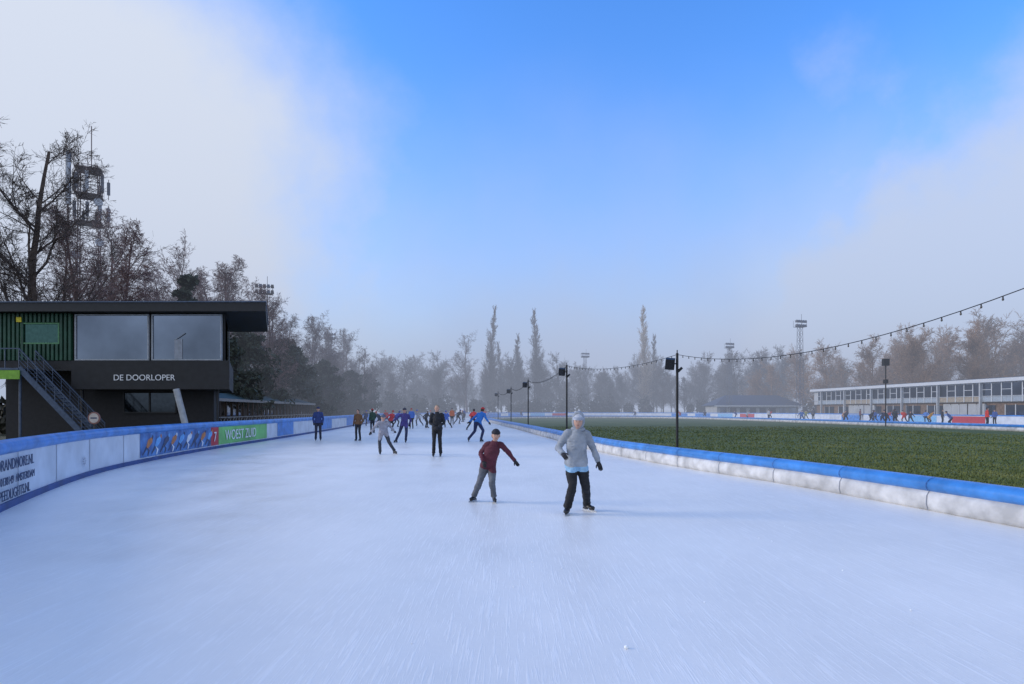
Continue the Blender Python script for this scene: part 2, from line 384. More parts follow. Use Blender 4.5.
for a in((-20.68,-20.6,1.55,2.65),(-19.3,-19.22,1.6,2.6),(-17.9,-17.82,1.55,2.65)): mb.box(a[0],a[1],31.86,31.99,a[2],a[3],2)
mb.box(-20.6,-17.9,31.86,31.99,1.52,1.6,2)
mb.obj('windows',[m_glass,m_frame,m_fascia,mat('dark_glass',(.04,.05,.06),.08,metal=1)],club)
mb=MB()
mb.rod((-16.9,30.2,2.75),(-16.2,30.2,.0),.16,0,10)
for x in(-15.2,-22.2): mb.rod((x,31,0),(x,31,2.75),.07,1)
mb.box(-17.15,-16.75,30.47,30.495,4.3,5.3,2)
mb.rod((-17.05,30.46,5.3),(-16.6,30.46,5.6),.025,2)
mb.obj('posts',[m_frame,m_dark,mat('pale_furniture',(.28,.31,.36),.5)],club)
mb=MB()
xt,zt,xb,zb=-24.0,3.75,-20.5,.1
for yy in(29.2,30.2):
    mb.beam((xt,yy,zt),(xb,yy,zb),.05,.26,0)
    mb.beam((xt,yy,zt+.95),(xb,yy,zb+.95),.05,.05,0)
    for k in range(9):
        t=k/8; x=xt+(xb-xt)*t; z_=zt+(zb-zt)*t
        mb.rod((x,yy,z_),(x,yy,z_+.95),.018,0,6)
    for hh in(.2,.4,.6,.8): mb.beam((xt,yy,zt+hh),(xb,yy,zb+hh),.02,.02,0)
for k in range(18):
    t=(k+.5)/18; x=xt+(xb-xt)*t; z_=zt+(zb-zt)*t+.05; mb.box(x-.12,x+.12,29.22,30.18,z_-.02,z_+.02,0)
mb.box(-27.5,xt,29.15,30.4,zt-.1,zt,0)
for k in range(6): 
    x=-27.4+k*.68; mb.rod((x,29.2,zt),(x,29.2,zt+.95),.02,0,6)
mb.box(-27.5,xt,29.18,29.22,zt+.92,zt+.97,0)
mb.box(-27.3,-23.9,29.1,29.14,zt-.55,zt-.12,1)
mb.rod((-24.1,29.4,0),(-24.1,29.4,zt-.1),.06,0);
mb.obj('staircase',[m_grey,m_lime],club)
text('DE DOORLOPER',.42,(-18.6,30.33,3.2),(1,0,0),m_txtw,club,'sign_lettering',align='CENTER')
mb=MB(); mb.box(-25.1,-24.85,30.36,30.4,6.15,6.4,0); mb.obj('yellow_lamp',[mat('yellow_glass',(.7,.6,.05))],club)
mb=MB(); mb.rod((0,0,0),(0,0,1.5),.03,0); mb.rod((0,-.05,1.45),(0,-.02,1.45),.19,1,20); mb.rod((0,-.055,1.45),(0,-.05,1.45),.15,2,20)
mb.box(-.10,.10,-.06,-.056,1.43,1.47,3)
mb.obj('round_warning_sign',[m_dark,mat('sign_rim',(.25,.12,.10)),mat('sign_face',(.5,.45,.42)),m_txt],loc=(-13.0,18.7,0))

# ------------------------------------------------------------------ lodge
lodge=empty('wooden_lodge')
m_teal=mat('teal_roofing',(.03,.065,.07),.6,var=.3,scale=1.5)
m_brown=mat('brown_planks',(.075,.05,.035),.8,scale=6,var=.35,stretch=(1,1,.2))
a=np.array([-19.3,38.5]); bb=np.array([-24.2,74]); t=(bb-a)/np.linalg.norm(bb-a); Ln=np.linalg.norm(bb-a); nl=np.array([-t[1],t[0]])
Mx=Matrix(((t[0],nl[0],0,a[0]),(t[1],nl[1],0,a[1]),(0,0,1,0),(0,0,0,1)))
mb=MB(Mx)
mb.box(0,Ln,1.2,6,0,2.5,0)
for u0,u1,hr in[(-.5,14,3.7),(14.3,Ln+.5,3.5)]:
    v=[(u0,0.2,2.45),(u1,0.2,2.45),(u1,3.6,hr),(u0,3.6,hr),(u0,7,2.45),(u1,7,2.45)]
    mb.add(v,[(0,1,2,3),(3,2,5,4),(0,3,4),(1,5,2)],1)
    mb.box(u0,u1,.12,.2,2.3,2.5,2)
u=0
while u<Ln:
    mb.box(u,u+.12,.3,.42,0,2.44,3)
    if int(u*10)%4: mb.add([(u+.15,1.18,1.0),(u+1.0,1.18,1.0),(u+1.0,1.18,2.1),(u+.15,1.18,2.1)],[(0,1,2,3)],4)
    mb.beam((u+.12,.36,.3),(u+1.2,.36,1.15),.04,.06,2);mb.beam((u+.12,.36,1.15),(u+1.2,.36,.3),.04,.06,2)
    u+=1.3
mb.box(0,Ln,.3,.42,1.15,1.22,2)
mb.obj('structure',[m_brown,m_teal,mat('cream_trim',(.30,.27,.24)),m_brown,m_glass],lodge)

# ------------------------------------------------------------------ pavilion (right)
sch=empty('long_pavilion_building')
a=np.array([60.5,47.]); bb=np.array([56.8,113.]); t=(bb-a)/np.linalg.norm(bb-a); Ln=float(np.linalg.norm(bb-a)); nl=np.array([t[1],-t[0]])
Mx=Matrix(((t[0],nl[0],0,a[0]),(t[1],nl[1],0,a[1]),(0,0,1,0),(0,0,0,1)))
m_pale=mat('pale_render',(.48,.50,.52),.7,var=.1,scale=1)
m_brick=mat('brown_brick',(.20,.13,.09),.8,var=.3,scale=3)
m_roofw=mat('white_fascia',(.62,.64,.66),.5,var=.05)
m_spa=mat('spandrel_bluegrey',(.36,.42,.48),.5)
m_tan=mat('tan_panel',(.38,.32,.24),.6,var=.2)
mb=MB(Mx)
mb.box(0,Ln,.6,12,0,2.7,1); mb.box(0,Ln,.12,12,2.7,5.1,0)
mb.obj('walls',[m_pale,m_brick],sch)
mb=MB(Mx); mb.box(-.4,Ln+.4,-.5,12.4,5.12,5.55,0); mb.box(-.3,Ln+.3,-.4,12.3,5.55,5.62,1); mb.obj('flat_roof',[m_roofw,m_grey],sch)
mb=MB(Mx);u=.3;k=0
while u<Ln-1.5:
    blk=(k//5)%3
    mb.box(u,u+1.28,.04,.10,3.45,4.95,0)
    mb.box(u,u+1.28,.05,.11,2.75,3.4,[2,4,2][blk])
    mb.box(u+1.28,u+1.4,-.02,.11,2.72,5.08,1)
    if k%2: mb.box(u,u+1.28,.0,.035,4.2,4.26,1)
    if k%5==0: mb.box(u-.1,u+.1,-.3,.0,0,5.1,3)
    if k%3: mb.box(u,u+1.28,.5,.58,.9,2.3,0); mb.box(u+1.28,u+1.4,.46,.58,.8,2.4,1)
    if blk==1: mb.box(u,u+1.2,.44,.5,.1,2.5,3)
    u+=1.4;k+=1
mb.box(0,Ln,-.05,.1,3.4,3.45,1)
mb.obj('windows',[m_glass,m_roofw,m_spa,m_pale,m_tan],sch)
hut=empty('boathouse_hut')
mb=MB(Matrix.Translation((45,133,0)))
mb.box(.8,19,1,9,0,2.7,0)
v=[(0,0,2.7),(20,0,2.7),(16,5,5.1),(4,5,5.1),(0,10,2.7),(20,10,2.7)]
mb.add(v,[(0,1,2,3),(3,2,5,4),(0,3,4),(1,5,2)],1)
mb.box(-.1,20.1,-.1,.0,2.45,2.72,2)
for k in range(8): mb.box(1.5+k*2.2,2.9+k*2.2,.93,.98,1.0,2.2,3)
mb.obj('structure',[m_pale,mat('slate_roof',(.05,.06,.09),.6,var=.2),m_roofw,m_glass],hut)

# ------------------------------------------------------------------ masts
def lattice(mb,h,w,ns,k=.65,r=.035):
    for i in range(ns):
        z0=h*i/ns;z1=h*(i+1)/ns;a0=w*(1-(1-k)*i/ns);a1=w*(1-(1-k)*(i+1)/ns)
        c0=[(-a0,-a0,z0),(a0,-a0,z0),(a0,a0,z0),(-a0,a0,z0)];c1=[(-a1,-a1,z1),(a1,-a1,z1),(a1,a1,z1),(-a1,a1,z1)]
        for j in range(4):
            mb.rod(c0[j],c1[j],r,0,5); mb.rod(c0[j],c1[(j+1)%4],r*.6,0,4); mb.rod(c1[j],c1[(j+1)%4],r*.6,0,4)
def mast(x,y,h,m,w=.45,name='floodlight_mast'):
    mb=MB(); lattice(mb,h,w,int(h/1.1))
    mb.box(-.9,.9,-.5,.5,h,h+.06,0)
    for zz in(h+.3,h+1.0):
        mb.rod((-1.05,0,zz),(1.05,0,zz),.04,0,6)
        for k in range(5):
            xx=-.9+k*.45
            mb.add([(xx-.19,-.41,zz-.2),(xx+.19,-.41,zz-.2),(xx+.19,-.13,zz-.26),(xx-.19,-.13,zz-.26),(xx-.15,-.35,zz+.16),(xx+.15,-.35,zz+.16),(xx+.15,-.09,zz+.05),(xx-.15,-.09,zz+.05)],
                   [(0,3,2,1),(4,5,6,7),(0,1,5,4),(1,2,6,5),(2,3,7,6),(3,0,4,7)],k%2)
    for xx in(-.9,.9):
        mb.rod((xx,-.5,h),(xx,-.5,h+1.1),.025,0,5);mb.rod((xx,.5,h),(xx,.5,h+1.1),.025,0,5)
    mb.rod((.3,0,h),(.3,0,h+2.2),.03,0,5)
    return mb.obj(name,[m,m_grey],loc=(x,y,0),rotz=.3)
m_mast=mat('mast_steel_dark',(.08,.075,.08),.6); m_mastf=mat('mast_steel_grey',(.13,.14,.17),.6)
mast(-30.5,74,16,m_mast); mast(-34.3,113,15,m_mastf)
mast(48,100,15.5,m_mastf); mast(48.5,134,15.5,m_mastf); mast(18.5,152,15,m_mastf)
mb=MB(); lattice(mb,26.4,1.0,22,.8,.055)
for zz in(20.6,23.4,26.0):
    mb.box(-1.15,1.15,-1.15,1.15,zz,zz+.07,0)
    for a in range(4):
        c,s_=math.cos(a*math.pi/2),math.sin(a*math.pi/2)
        p=lambda x,y:(x*c-y*s_,x*s_+y*c)
        mb.rod((*p(-1.15,1.15),zz+.9),(*p(1.15,1.15),zz+.9),.02,0,5)
        for q in(-1.15,0): mb.rod((*p(q,1.15),zz),(*p(q,1.15),zz+.9),.02,0,5)
rn=random.Random(6)
for k in range(14):
    a=k*.9+.2; zz=[20.9,23.8][k//7]+rn.uniform(-.5,.4); r=rn.uniform(1.15,1.75); x,y=math.cos(a)*r,math.sin(a)*r
    hh=rn.uniform(1.0,1.9); mb.box(x-.14,x+.14,y-.08,y+.08,zz,zz+hh,1+(k%3==0)); mb.rod((x,y,zz-.5),(x,y,zz+hh+.3),.035,0,5)
for x,y,zz in[(1.0,-.9,18.6),(-1.1,-.6,17.2),(.9,-1.1,22.6)]:
    mb.rod((x,y,zz),(x,y-.25,zz),.38,2,16)
mb.rod((-1.75,0,22.3),(-1.75,0,27.6),.26,2,10); mb.rod((-1.75,0,19),(-1.75,0,22.3),.08,0,8); mb.rod((-1.75,0,20.7),(-1,0,20.7),.05,0,6); mb.rod((-1.75,0,23.5),(-1,0,23.5),.05,0,6)
mb.rod((.2,0,26),(.2,0,30.6),.05,0,6)
mb.obj('telecom_tower',[mat('tower_steel',(.13,.09,.09),.6),mat('antenna_dark',(.09,.10,.13),.5),mat('antenna_light',(.42,.46,.52),.5)],loc=(-43.0,61,0),rotz=.5)

# ------------------------------------------------------------------ light poles with string lights
poles=[(10.6,6.2,5.4),(6.25,22.7,3.85),(3.15,34.5,4.3),(1.35,50,4.2),(-.1,64,4.1),(-1.9,82,4.2)]
m_bulb=mat('bulb_glass',(.10,.09,.08),.15); 
for i,(x,y,hh) in enumerate(poles):
    mb=MB(); mb.rod((0,0,0.02),(0,0,hh),.05,0,10); mb.rod((0,0,0.02),(0,0,.08),.12,0,12)
    mb.rod((0,0,hh),(0,0,hh+.12),.02,0,6)
    Mb=Matrix.Translation((-.27,0,hh-.40))@Matrix.Rotation(.35,4,'X')@Matrix.Rotation(-.3,4,'Z')
    sp=MB(Mb); sp.box(-.17,.17,-.14,.12,-.2,.2,0); sp.rod((0,-.145,0),(0,-.155,0),.12,1,14)
    mb.add(sp.v,sp.f,0)
    mb.rod((-.15,0,hh-.4),(0,0,hh-.4),.025,0,6); mb.rod((.02,-.03,hh-.7),(.16,-.10,hh-.55),.05,0,8)
    mb.obj('light_pole',[m_dark,m_seam],loc=(x,y,0))
def strand(p,q,sag):
    mb=MB(); p=Vector(p);q=Vector(q); L=(q-p).length; nseg=28; pts=[]
    for i in range(nseg+1):
        t=i/nseg; c=p.lerp(q,t); c.z-=sag*4*t*(1-t); pts.append(c)
    for a,b_ in zip(pts[:-1],pts[1:]): mb.rod(a,b_,.010,0,5)
    nb=int(L/.40)
    for i in range(1,nb):
        t=i/nb; c=p.lerp(q,t); c.z-=sag*4*t*(1-t)
        mb.rod(c,c-Vector((0,0,.04)),.013,0,6); mb.ball(c-Vector((0,0,.06)),(.020,.020,.028),1,8,6)
    mb.obj('string_lights',[m_dark,m_bulb])
sg=[1.2,.35,.45,.45,.5]
for i in range(5):
    a,b_=poles[i],poles[i+1]; strand((a[0],a[1],a[2]-.05),(b_[0],b_[1],b_[2]-.05),sg[i])
mb=MB(); mb.rod((0,0,0),(0,0,6.9),.06,0,8); mb.box(-.28,.28,-.2,.2,6.2,6.9,0); mb.box(-.15,.15,-.2,.2,4.4,4.8,0); mb.obj('speaker_pole',[m_dark],loc=(38,61,0))

# ------------------------------------------------------------------ trees
def bare(seed,H,rt,kind='round',maxlev=4,dens=1.0,mr=.01,clean=None):
    rn=random.Random(seed); P0=[];P1=[];RR=[];LV=[]
    lf=.42
    if kind=='round': wob=[.05,.13,.2,.28,.3]; trop=[.02,.05,.04,.03,0]; ang=[R(46),R(42),R(42),R(40)]; fr=[.44,.5,.52,.5]; nch=[17,9,7,5]; cl=.2
    elif kind=='birch': wob=[.05,.1,.18,.3,.3]; trop=[.03,.08,-.02,-.10,-.15]; ang=[R(38),R(38),R(42),R(40)]; fr=[.36,.5,.55,.6]; nch=[20,9,7,5]; cl=.15
    else: wob=[.02,.08,.14,.2,.2]; trop=[.02,.15,.14,.1,.1]; ang=[R(32),R(32),R(34),R(30)]; fr=[.18,.45,.5,.5]; nch=[72,6,4,3]; cl=.06; lf=.2
    if clean is not None: cl=clean
    ns=[10,5,3,2,1]
    def rv(): return Vector((rn.gauss(0,1),rn.gauss(0,1),rn.gauss(0,1)))
    def br(p,d,L,r,lev):
        n_=ns[lev]; st=L/n_
        tot=nch[lev]*dens if lev<maxlev and lev<4 else 0
        for i in range(n_):
            d=(d+rv()*wob[lev]+Vector((0,0,trop[lev]))).normalized(); q=p+d*st
            r0=r*(1-.8*i/n_); r1=r*(1-.8*(i+1)/n_)
            P0.append(p[:]);P1.append(q[:]);RR.append((max(r0,mr),max(r1,mr*.7)));LV.append(lev)
            if tot:
                c=tot/n_; c=int(c)+(rn.random()<c-int(c))
                for _ in range(c):
                    t=(i+rn.random())/n_
                    if lev==0 and t<cl: continue
                    pp=p.lerp(q,rn.random()); ax=d.cross(rv()).normalized()
                    dd=Matrix.Rotation(ang[lev]*rn.uniform(.6,1.3),3,ax)@d
                    if lev==0: env=(1.15-.75*t) if kind!='poplar' else (1.05-.85*max(0,t-.2)/.8)*min(1,.45+t*2.5)
                    else: env=1.1-.5*t
                    rr_=max(r*(1-.8*t)*(lf if lev==0 else .55),.008)
                    br(pp,dd,L*fr[lev]*env*rn.uniform(.75,1.2),rr_,lev+1)
            p=q
    br(Vector((0,0,0)),Vector((0,0,1)),H*(1 if kind=='poplar' else .9),rt,0)
    P0=np.array(P0);P1=np.array(P1);RR=np.array(RR);LV=np.array(LV)
    t=P1-P0; t/=np.linalg.norm(t,axis=1)[:,None]+1e-9
    ref=np.where(np.abs(t[:,2:3])<.9,np.array([[0,0,1.]]),np.array([[1.,0,0]]))
    a=np.cross(t,ref);a/=np.linalg.norm(a,axis=1)[:,None]; b_=np.cross(t,a)
    Q=[]
    big=LV<3; sm_=~big
    for k in range(3):
        A0=2*math.pi*k/3;A1=2*math.pi*(k+1)/3
        c=lambda A,Pc,rr: (Pc+(a*math.cos(A)+b_*math.sin(A))*rr[:,None])[big]
        Q.append(np.stack([c(A0,P0,RR[:,0]),c(A1,P0,RR[:,0]),c(A1,P1,RR[:,1]),c(A0,P1,RR[:,1])],1))
    rg=np.random.default_rng(seed); A=rg.random(len(P0))*6.283
    wv=a*np.cos(A)[:,None]+b_*np.sin(A)[:,None]
    Q.append(np.stack([P0-wv*RR[:,:1],P0+wv*RR[:,:1],P1+wv*RR[:,1:],P1-wv*RR[:,1:]],1)[sm_])
    return np.concatenate(Q)
def cards(C,size,rg):
    N=len(C); a=rg.normal(size=(N,3)); a/=np.linalg.norm(a,axis=1)[:,None]; b_=rg.normal(size=(N,3)); b_=np.cross(a,b_); b_/=np.linalg.norm(b_,axis=1)[:,None]
    s=size*(.5+rg.random(N))[:,None]
    return np.stack([C-a*s,C-b_*s*.45,C+a*s,C+b_*s*.45],1)
def conifer(seed,H,Rb,n=3500,size=.22):
    rg=np.random.default_rng(seed); nc=46
    ct=rg.random(nc)**.8; cr=Rb*(1-ct)**.55*rg.uniform(.35,1,nc); ca=rg.random(nc)*6.283
    cen=np.c_[np.cos(ca)*cr,np.sin(ca)*cr,H*.12+ct*H*.84]; sz=Rb*rg.uniform(.22,.42,nc)*(1-.45*ct)
    i=rg.integers(0,nc,n); u=rg.normal(size=(n,3)); u/=np.linalg.norm(u,axis=1)[:,None]; r=rg.random(n)**.45
    C=cen[i]+u*(sz[i]*r)[:,None]*np.array([1.15,1.15,.6])
    q=cards(C,size,rg); tr=[]
    for k in range(8):
        A0,A1=6.283*k/8,6.283*(k+1)/8; r=H*.014
        tr.append([(r*math.cos(A0),r*math.sin(A0),0),(r*math.cos(A1),r*math.sin(A1),0),(0.01,0,H),(0,0,H)])
    for k in range(nc):
        c=cen[k]; tr.append([(0,0,c[2]-.5),(0,0,c[2]-.38),(c[0],c[1],c[2]+.05),(c[0],c[1],c[2])])
    q2=np.array(tr)
    return np.concatenate([q,q2]), np.r_[np.zeros(len(q)),np.ones(len(q2))]
def blobshrub(seed,W,Dp,H,n,size):
    rg=np.random.default_rng(seed); nb=max(6,int(W/1.6)); cx=rg.uniform(-W/2,W/2,nb); cy=rg.uniform(-Dp/2,Dp/2,nb); hh=H*rg.uniform(.55,1.05,nb); wr=rg.uniform(1.0,1.9,nb)
    i=rg.integers(0,nb,n); u=rg.normal(size=(n,3)); u/=np.linalg.norm(u,axis=1)[:,None]; r=rg.random(n)**.4
    C=np.c_[cx[i]+u[:,0]*wr[i]*r,cy[i]+u[:,1]*wr[i]*r,np.abs(hh[i]*.5+u[:,2]*hh[i]*.5*r)]
    return cards(C,size,rg)
bark=mat('bark_dark',(.085,.065,.055),.9,var=.3,scale=3)
barkp=mat('bark_twigs_reddish',(.22,.145,.135),.9,var=.25,scale=2)
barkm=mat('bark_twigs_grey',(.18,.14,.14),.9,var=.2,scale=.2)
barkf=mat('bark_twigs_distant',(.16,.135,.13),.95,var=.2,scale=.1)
barkw=mat('bark_twigs_warm',(.32,.20,.12),.9,var=.25,scale=.15)  # warm sunlight on the right-hand bare trees is put into this colour
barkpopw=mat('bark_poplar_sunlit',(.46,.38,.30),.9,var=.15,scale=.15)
needle=mat('needles_dark',(.016,.026,.016),.8,col2=(.05,.06,.035),scale=1.2)
MC={}
def treeobj(name,Q,m,x,y,s=1,rz=0):
    key=(id(Q),m.name)
    if key not in MC: MC[key]=mesh_np(name,Q,4,[m],link=False)
    o=bpy.data.objects.new(name,MC[key]); COL.objects.link(o); o.location=(x,y,0); o.scale=(s,s,s); o.rotation_euler.z=rz
    return o
T1=bare(1,20,.42,'round',4,1.12,.011); T2=bare(5,17,.28,'birch',4,1.1,.013); T3=bare(9,16,.26,'birch',4,1.1,.013); T4=bare(14,16,.3,'round',4,1.05,.013)
treeobj('bare_tree',T1,bark,-36.6,45,1.2,.4); treeobj('bare_tree',T1,bark,-42.5,42,1.32,2.4); treeobj('bare_tree',T4,bark,-33.8,43,1.05,2.4)
for i,(T,x,y,s,r) in enumerate([(T2,-34.2,50,1.08,0),(T3,-31.8,48,1.04,1),(T2,-38.5,56,1.14,2),(T3,-35.2,63,1.12,3.1),(T4,-33.2,59,1.08,.3),(T2,-30.8,62,1.06,4),(T3,-28.3,61,1.02,5),(T4,-41,54,1.15,5.5),(T2,-26.8,66,.86,1.4),(T3,-32.5,68,1.12,.5),(T4,-30,70,1,3.6),(T3,-38,68,1.2,4.4)]):
    treeobj('birch_tree',T,barkp,x,y,s,r)
for T,x,y,s,r in [(T4,-30.5,78,.95,2.2),(T3,-32,84,1.,3.2),(T4,-29.5,90,.95,.9),(T2,-33,96,.95,1.9),(T4,-31,103,.95,2.9),(T3,-34,109,1.05,.4),(T4,-32,117,1.0,1.2),(T2,-36,123,1.05,2),(T4,-28,112,.8,5),(T3,-27.5,96,.75,4)]:
    treeobj('bare_tree',T,barkm,x,y,s,r)
def con(seed,H,Rb,x,y,m,n=4500,size=.25):
    q,mi=conifer(seed,H,Rb,n,size); return mesh_np('pine_tree',q,4,[m,bark],loc=(x,y,0),mi=mi)
con(1,14.5,2.8,-29.8,55,needle); con(2,9.5,4.2,-25.6,58,needle); con(4,10.,4.,-26.2,69,needle)
con(5,9.5,4.2,-27.5,76,needle); con(7,9,4.,-27.5,88,needle); con(9,8.5,4,-28,104,needle); con(10,9,4.5,-29,118,needle); con(12,8.,3.5,-23.6,49,needle,4500)
def shrub(name,seed,W,Dp,H,n,size,m,x,y,rz=0):
    o=mesh_np(name,blobshrub(seed,W,Dp,H,n,size),4,[m],loc=(x,y,0)); o.rotation_euler.z=rz; return o
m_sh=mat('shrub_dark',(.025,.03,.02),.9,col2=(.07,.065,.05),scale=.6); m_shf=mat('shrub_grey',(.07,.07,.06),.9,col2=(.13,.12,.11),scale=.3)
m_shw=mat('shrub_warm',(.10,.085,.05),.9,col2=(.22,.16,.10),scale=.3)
shrub('hedge',1,44,5,5.5,14000,.26,m_sh,-29.5,62,R(97)); shrub('hedge',2,44,6,6.5,12000,.3,m_sh,-30,100,R(94)); shrub('hedge',3,30,4,3,5000,.3,m_sh,-36,42,0)
fr=[bare(50+i,15,.26,'round',3,1.7,.020,.12) for i in range(4)]+[bare(60+i,15,.24,'birch',3,1.55,.020,.1) for i in range(2)]
pop=[bare(70+i,28,.30,'poplar',3,1.75,.022) for i in range(3)]
def block(seed,n_,W,Dp,smin,smax):
    rn=random.Random(seed); Q=[]
    for k in range(n_):
        q=fr[rn.randrange(6)]; s=rn.uniform(smin,smax); rz=rn.random()*6; x=-W/2+W*(k+.5)/n_+rn.uniform(-1.2,1.2); y=rn.uniform(-Dp/2,Dp/2)
        c,s_=math.cos(rz),math.sin(rz); v=q*s; Q.append(np.stack([v[...,0]*c-v[...,1]*s_+x,v[...,0]*s_+v[...,1]*c+y,v[...,2]],-1))
    return np.concatenate(Q)
BA=block(1,10,34,22,.7,1.15); BB=block(2,10,34,22,.62,1.1)
for k,(x,y,rz,s) in enumerate([(-66,135,.5,.95),(-42,152,.2,.95),(-14,172,0,1.0),(16,176,3.1,1.0),(46,172,0.05,1.05),(76,166,3.0,1.05),(30,196,0,1.15),(-20,200,3.1,1.15),(70,195,.1,1.2)]):
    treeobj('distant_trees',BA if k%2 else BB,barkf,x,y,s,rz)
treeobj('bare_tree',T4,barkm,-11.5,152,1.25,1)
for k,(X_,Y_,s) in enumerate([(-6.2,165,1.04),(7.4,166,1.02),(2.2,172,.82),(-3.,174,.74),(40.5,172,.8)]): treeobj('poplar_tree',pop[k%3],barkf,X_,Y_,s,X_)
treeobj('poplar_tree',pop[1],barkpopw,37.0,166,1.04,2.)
treeobj('sunlit_trees',BA,barkw,86,112,1.05,-.5); treeobj('sunlit_trees',BB,barkw,74,132,1.15,-.3); treeobj('sunlit_trees',BA,barkw,108,108,1.15,2.5); treeobj('sunlit_trees',BB,barkw,80,92,.95,2.0)
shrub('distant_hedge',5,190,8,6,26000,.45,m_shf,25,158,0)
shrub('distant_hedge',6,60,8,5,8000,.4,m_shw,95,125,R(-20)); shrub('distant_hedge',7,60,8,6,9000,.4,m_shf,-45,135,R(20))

# ------------------------------------------------------------------ people
def tubepart(P,Rd,front,n=14,sub=4):
    P=[Vector(p) for p in P]
    data=catmull([(*p,*r) for p,r in zip(P,Rd)],sub)
    pts=[Vector(d[:3]) for d in data]; v=[];N=len(pts); front=Vector(front)
    for i in range(N):
        t=(pts[min(i+1,N-1)]-pts[max(i-1,0)]).normalized()
        s_=t.cross(front)
        if s_.length<.15: s_=t.cross(Vector((0,0,1)))
        s_.normalize(); u=s_.cross(t)
        for k in range(n):
            a=2*math.pi*k/n; v.append(pts[i]+s_*math.cos(a)*data[i][3]+u*math.sin(a)*data[i][4])
    f=[(i*n+k,i*n+(k+1)%n,(i+1)*n+(k+1)%n,(i+1)*n+k) for i in range(N-1) for k in range(n)]
    f+=[tuple(range(n))[::-1],tuple((N-1)*n+k for k in range(n))]
    return v,f
def tri(f):
    o=[]
    for q in f:
        for i in range(1,len(q)-1): o.append((q[0],q[i],q[i+1]))
    return o
skinM=mat('skin',(.52,.31,.23),.55,var=.08); bladeM=mat('skate_blade_steel',(.5,.52,.55),.25,metal=1); bootM=mat('skate_boot',(.015,.015,.018),.4)
gloveM=mat('gloves_black',(.015,.015,.02),.7); lipM=mat('lips',(.36,.15,.12),.5); eyeM=mat('eye_dark',(.02,.015,.012),.2); eyeW=mat('eye_white',(.5,.48,.46),.3)
cmats={}
def cloth(c):
    if c not in cmats: cmats[c]=mat('fabric',c,.85,var=.22,scale=7,bump=.6,bscale=14)
    return cmats[c]
F0=(0,-1,0)
def person(J,loc,yaw=0,rs=1.,voxel=.02,jacket=(.05,.05,.06),trou=(.02,.02,.025),hat=(.05,.05,.05),hair=(.05,.03,.02),shirt=None,hood=False,fine=False,hatband=None,gl=None,name='ice_skater',tf=1.0,arm=1.0):
    J={k:Vector(v) for k,v in J.items()}; parts=[]
    def T(P,Rd,m,front=F0,n=14,reg=None): 
        v,f=tubepart(P,[(a*rs,b*rs) for a,b in Rd],front,n); parts.append((v,f,m,reg))
    pel,ch,nk,hd=J['pelvis'],J['chest'],J['neck'],J['head']
    dn=(pel-ch).normalized(); hem=pel+dn*.05*rs
    sh=(J['shR']+J['shL'])/2
    T([hem,pel+(ch-pel)*.05,pel+(ch-pel)*.5,ch,ch.lerp(nk,.45),ch.lerp(nk,.78),nk],[(.186,.150),(.184,.150),(.158,.130),(.165,.132),(.160,.118),(.105,.090),(.060,.065)],0,n=20,reg='torso')
    if shirt: T([pel+dn*.03*rs,pel+dn*.125*rs],[(.176,.142),(.180,.146)],8,n=20,reg='torso')
    T([pel+(ch-pel)*.1,pel,pel+Vector((0,0,-.10*rs))],[(.145,.112),(.152,.120),(.120,.105)],1,n=18,reg='torso')
    T([nk-Vector((0,0,.03)),nk.lerp(hd,.6)],[(.055,.058),(.050,.056)],2)
    T([nk-(nk-ch).normalized()*.02*rs,nk+(hd-nk)*.24],[(.080,.080),(.068,.070)],0)
    for S in 'LR':
        s_,e,w_=J['sh'+S],J['el'+S],J['wr'+S]
        inn=s_.lerp(sh,.35)
        T([inn,s_,s_.lerp(e,.45),e,e.lerp(w_,.35),w_],[(.070*arm,.070*arm),(.068*arm,.072*arm),(.058*arm,.060*arm),(.050*arm,.052*arm),(.049*arm,.049*arm),(.040*arm,.040*arm)],0)
        h_,k_,a_=J['hip'+S],J['kn'+S],J['an'+S]
        T([h_+Vector((0,0,.05*rs)),h_.lerp(k_,.3),h_.lerp(k_,.75),k_,k_.lerp(a_,.35),k_.lerp(a_,.75),k_.lerp(a_,1.0)],[(.088*tf,.098*tf),(.088*tf,.094*tf),(.072*tf,.074*tf),(.066*tf,.070*tf),(.064*tf,.068*tf),(.058*tf,.060*tf),(.064*tf,.064*tf)],1,reg='leg')
        fd=J.get('ft'+S,Vector((0,-1,0))).normalized(); up=Vector((0,0,1))
        T([a_+up*.05*rs,a_,a_-up*.03*rs-fd*.01],[(.046,.050),(.046,.054),(.042,.056)],3)
        T([a_-fd*.065*rs-up*.045*rs,a_-fd*.02*rs-up*.042*rs,a_+fd*.07*rs-up*.047*rs,a_+fd*.15*rs-up*.056*rs,a_+fd*.185*rs-up*.06*rs],[(.028,.030),(.040,.040),(.043,.034),(.042,.026),(.022,.014)],3,front=(0,0,1))
    mb=MB()
    for p_ in parts: mb.add(p_[0],p_[1],0)
    tmp=mb.obj('tmp',[]); md=tmp.modifiers.new('r','REMESH'); md.mode='VOXEL'; md.voxel_size=voxel
    sm=tmp.modifiers.new('s','SMOOTH'); sm.iterations=2 if fine else 1; sm.factor=.5
    dg=bpy.context.evaluated_depsgraph_get(); ev=tmp.evaluated_get(dg); em=ev.to_mesh()
    vs=[v.co.copy() for v in em.vertices]; ns_=[v.normal.copy() for v in em.vertices]; fs=[tuple(p.vertices) for p in em.polygons]; ev.to_mesh_clear()
    bpy.data.objects.remove(tmp)
    trees=[(BVHTree.FromPolygons(p_[0],tri(p_[1])),p_[2],p_[3]) for p_ in parts]
    out=MB(); out.f=fs; out.sm=[True]*len(fs)
    mm=[]; hj=-.05; hs=-.12 if shirt else -.05
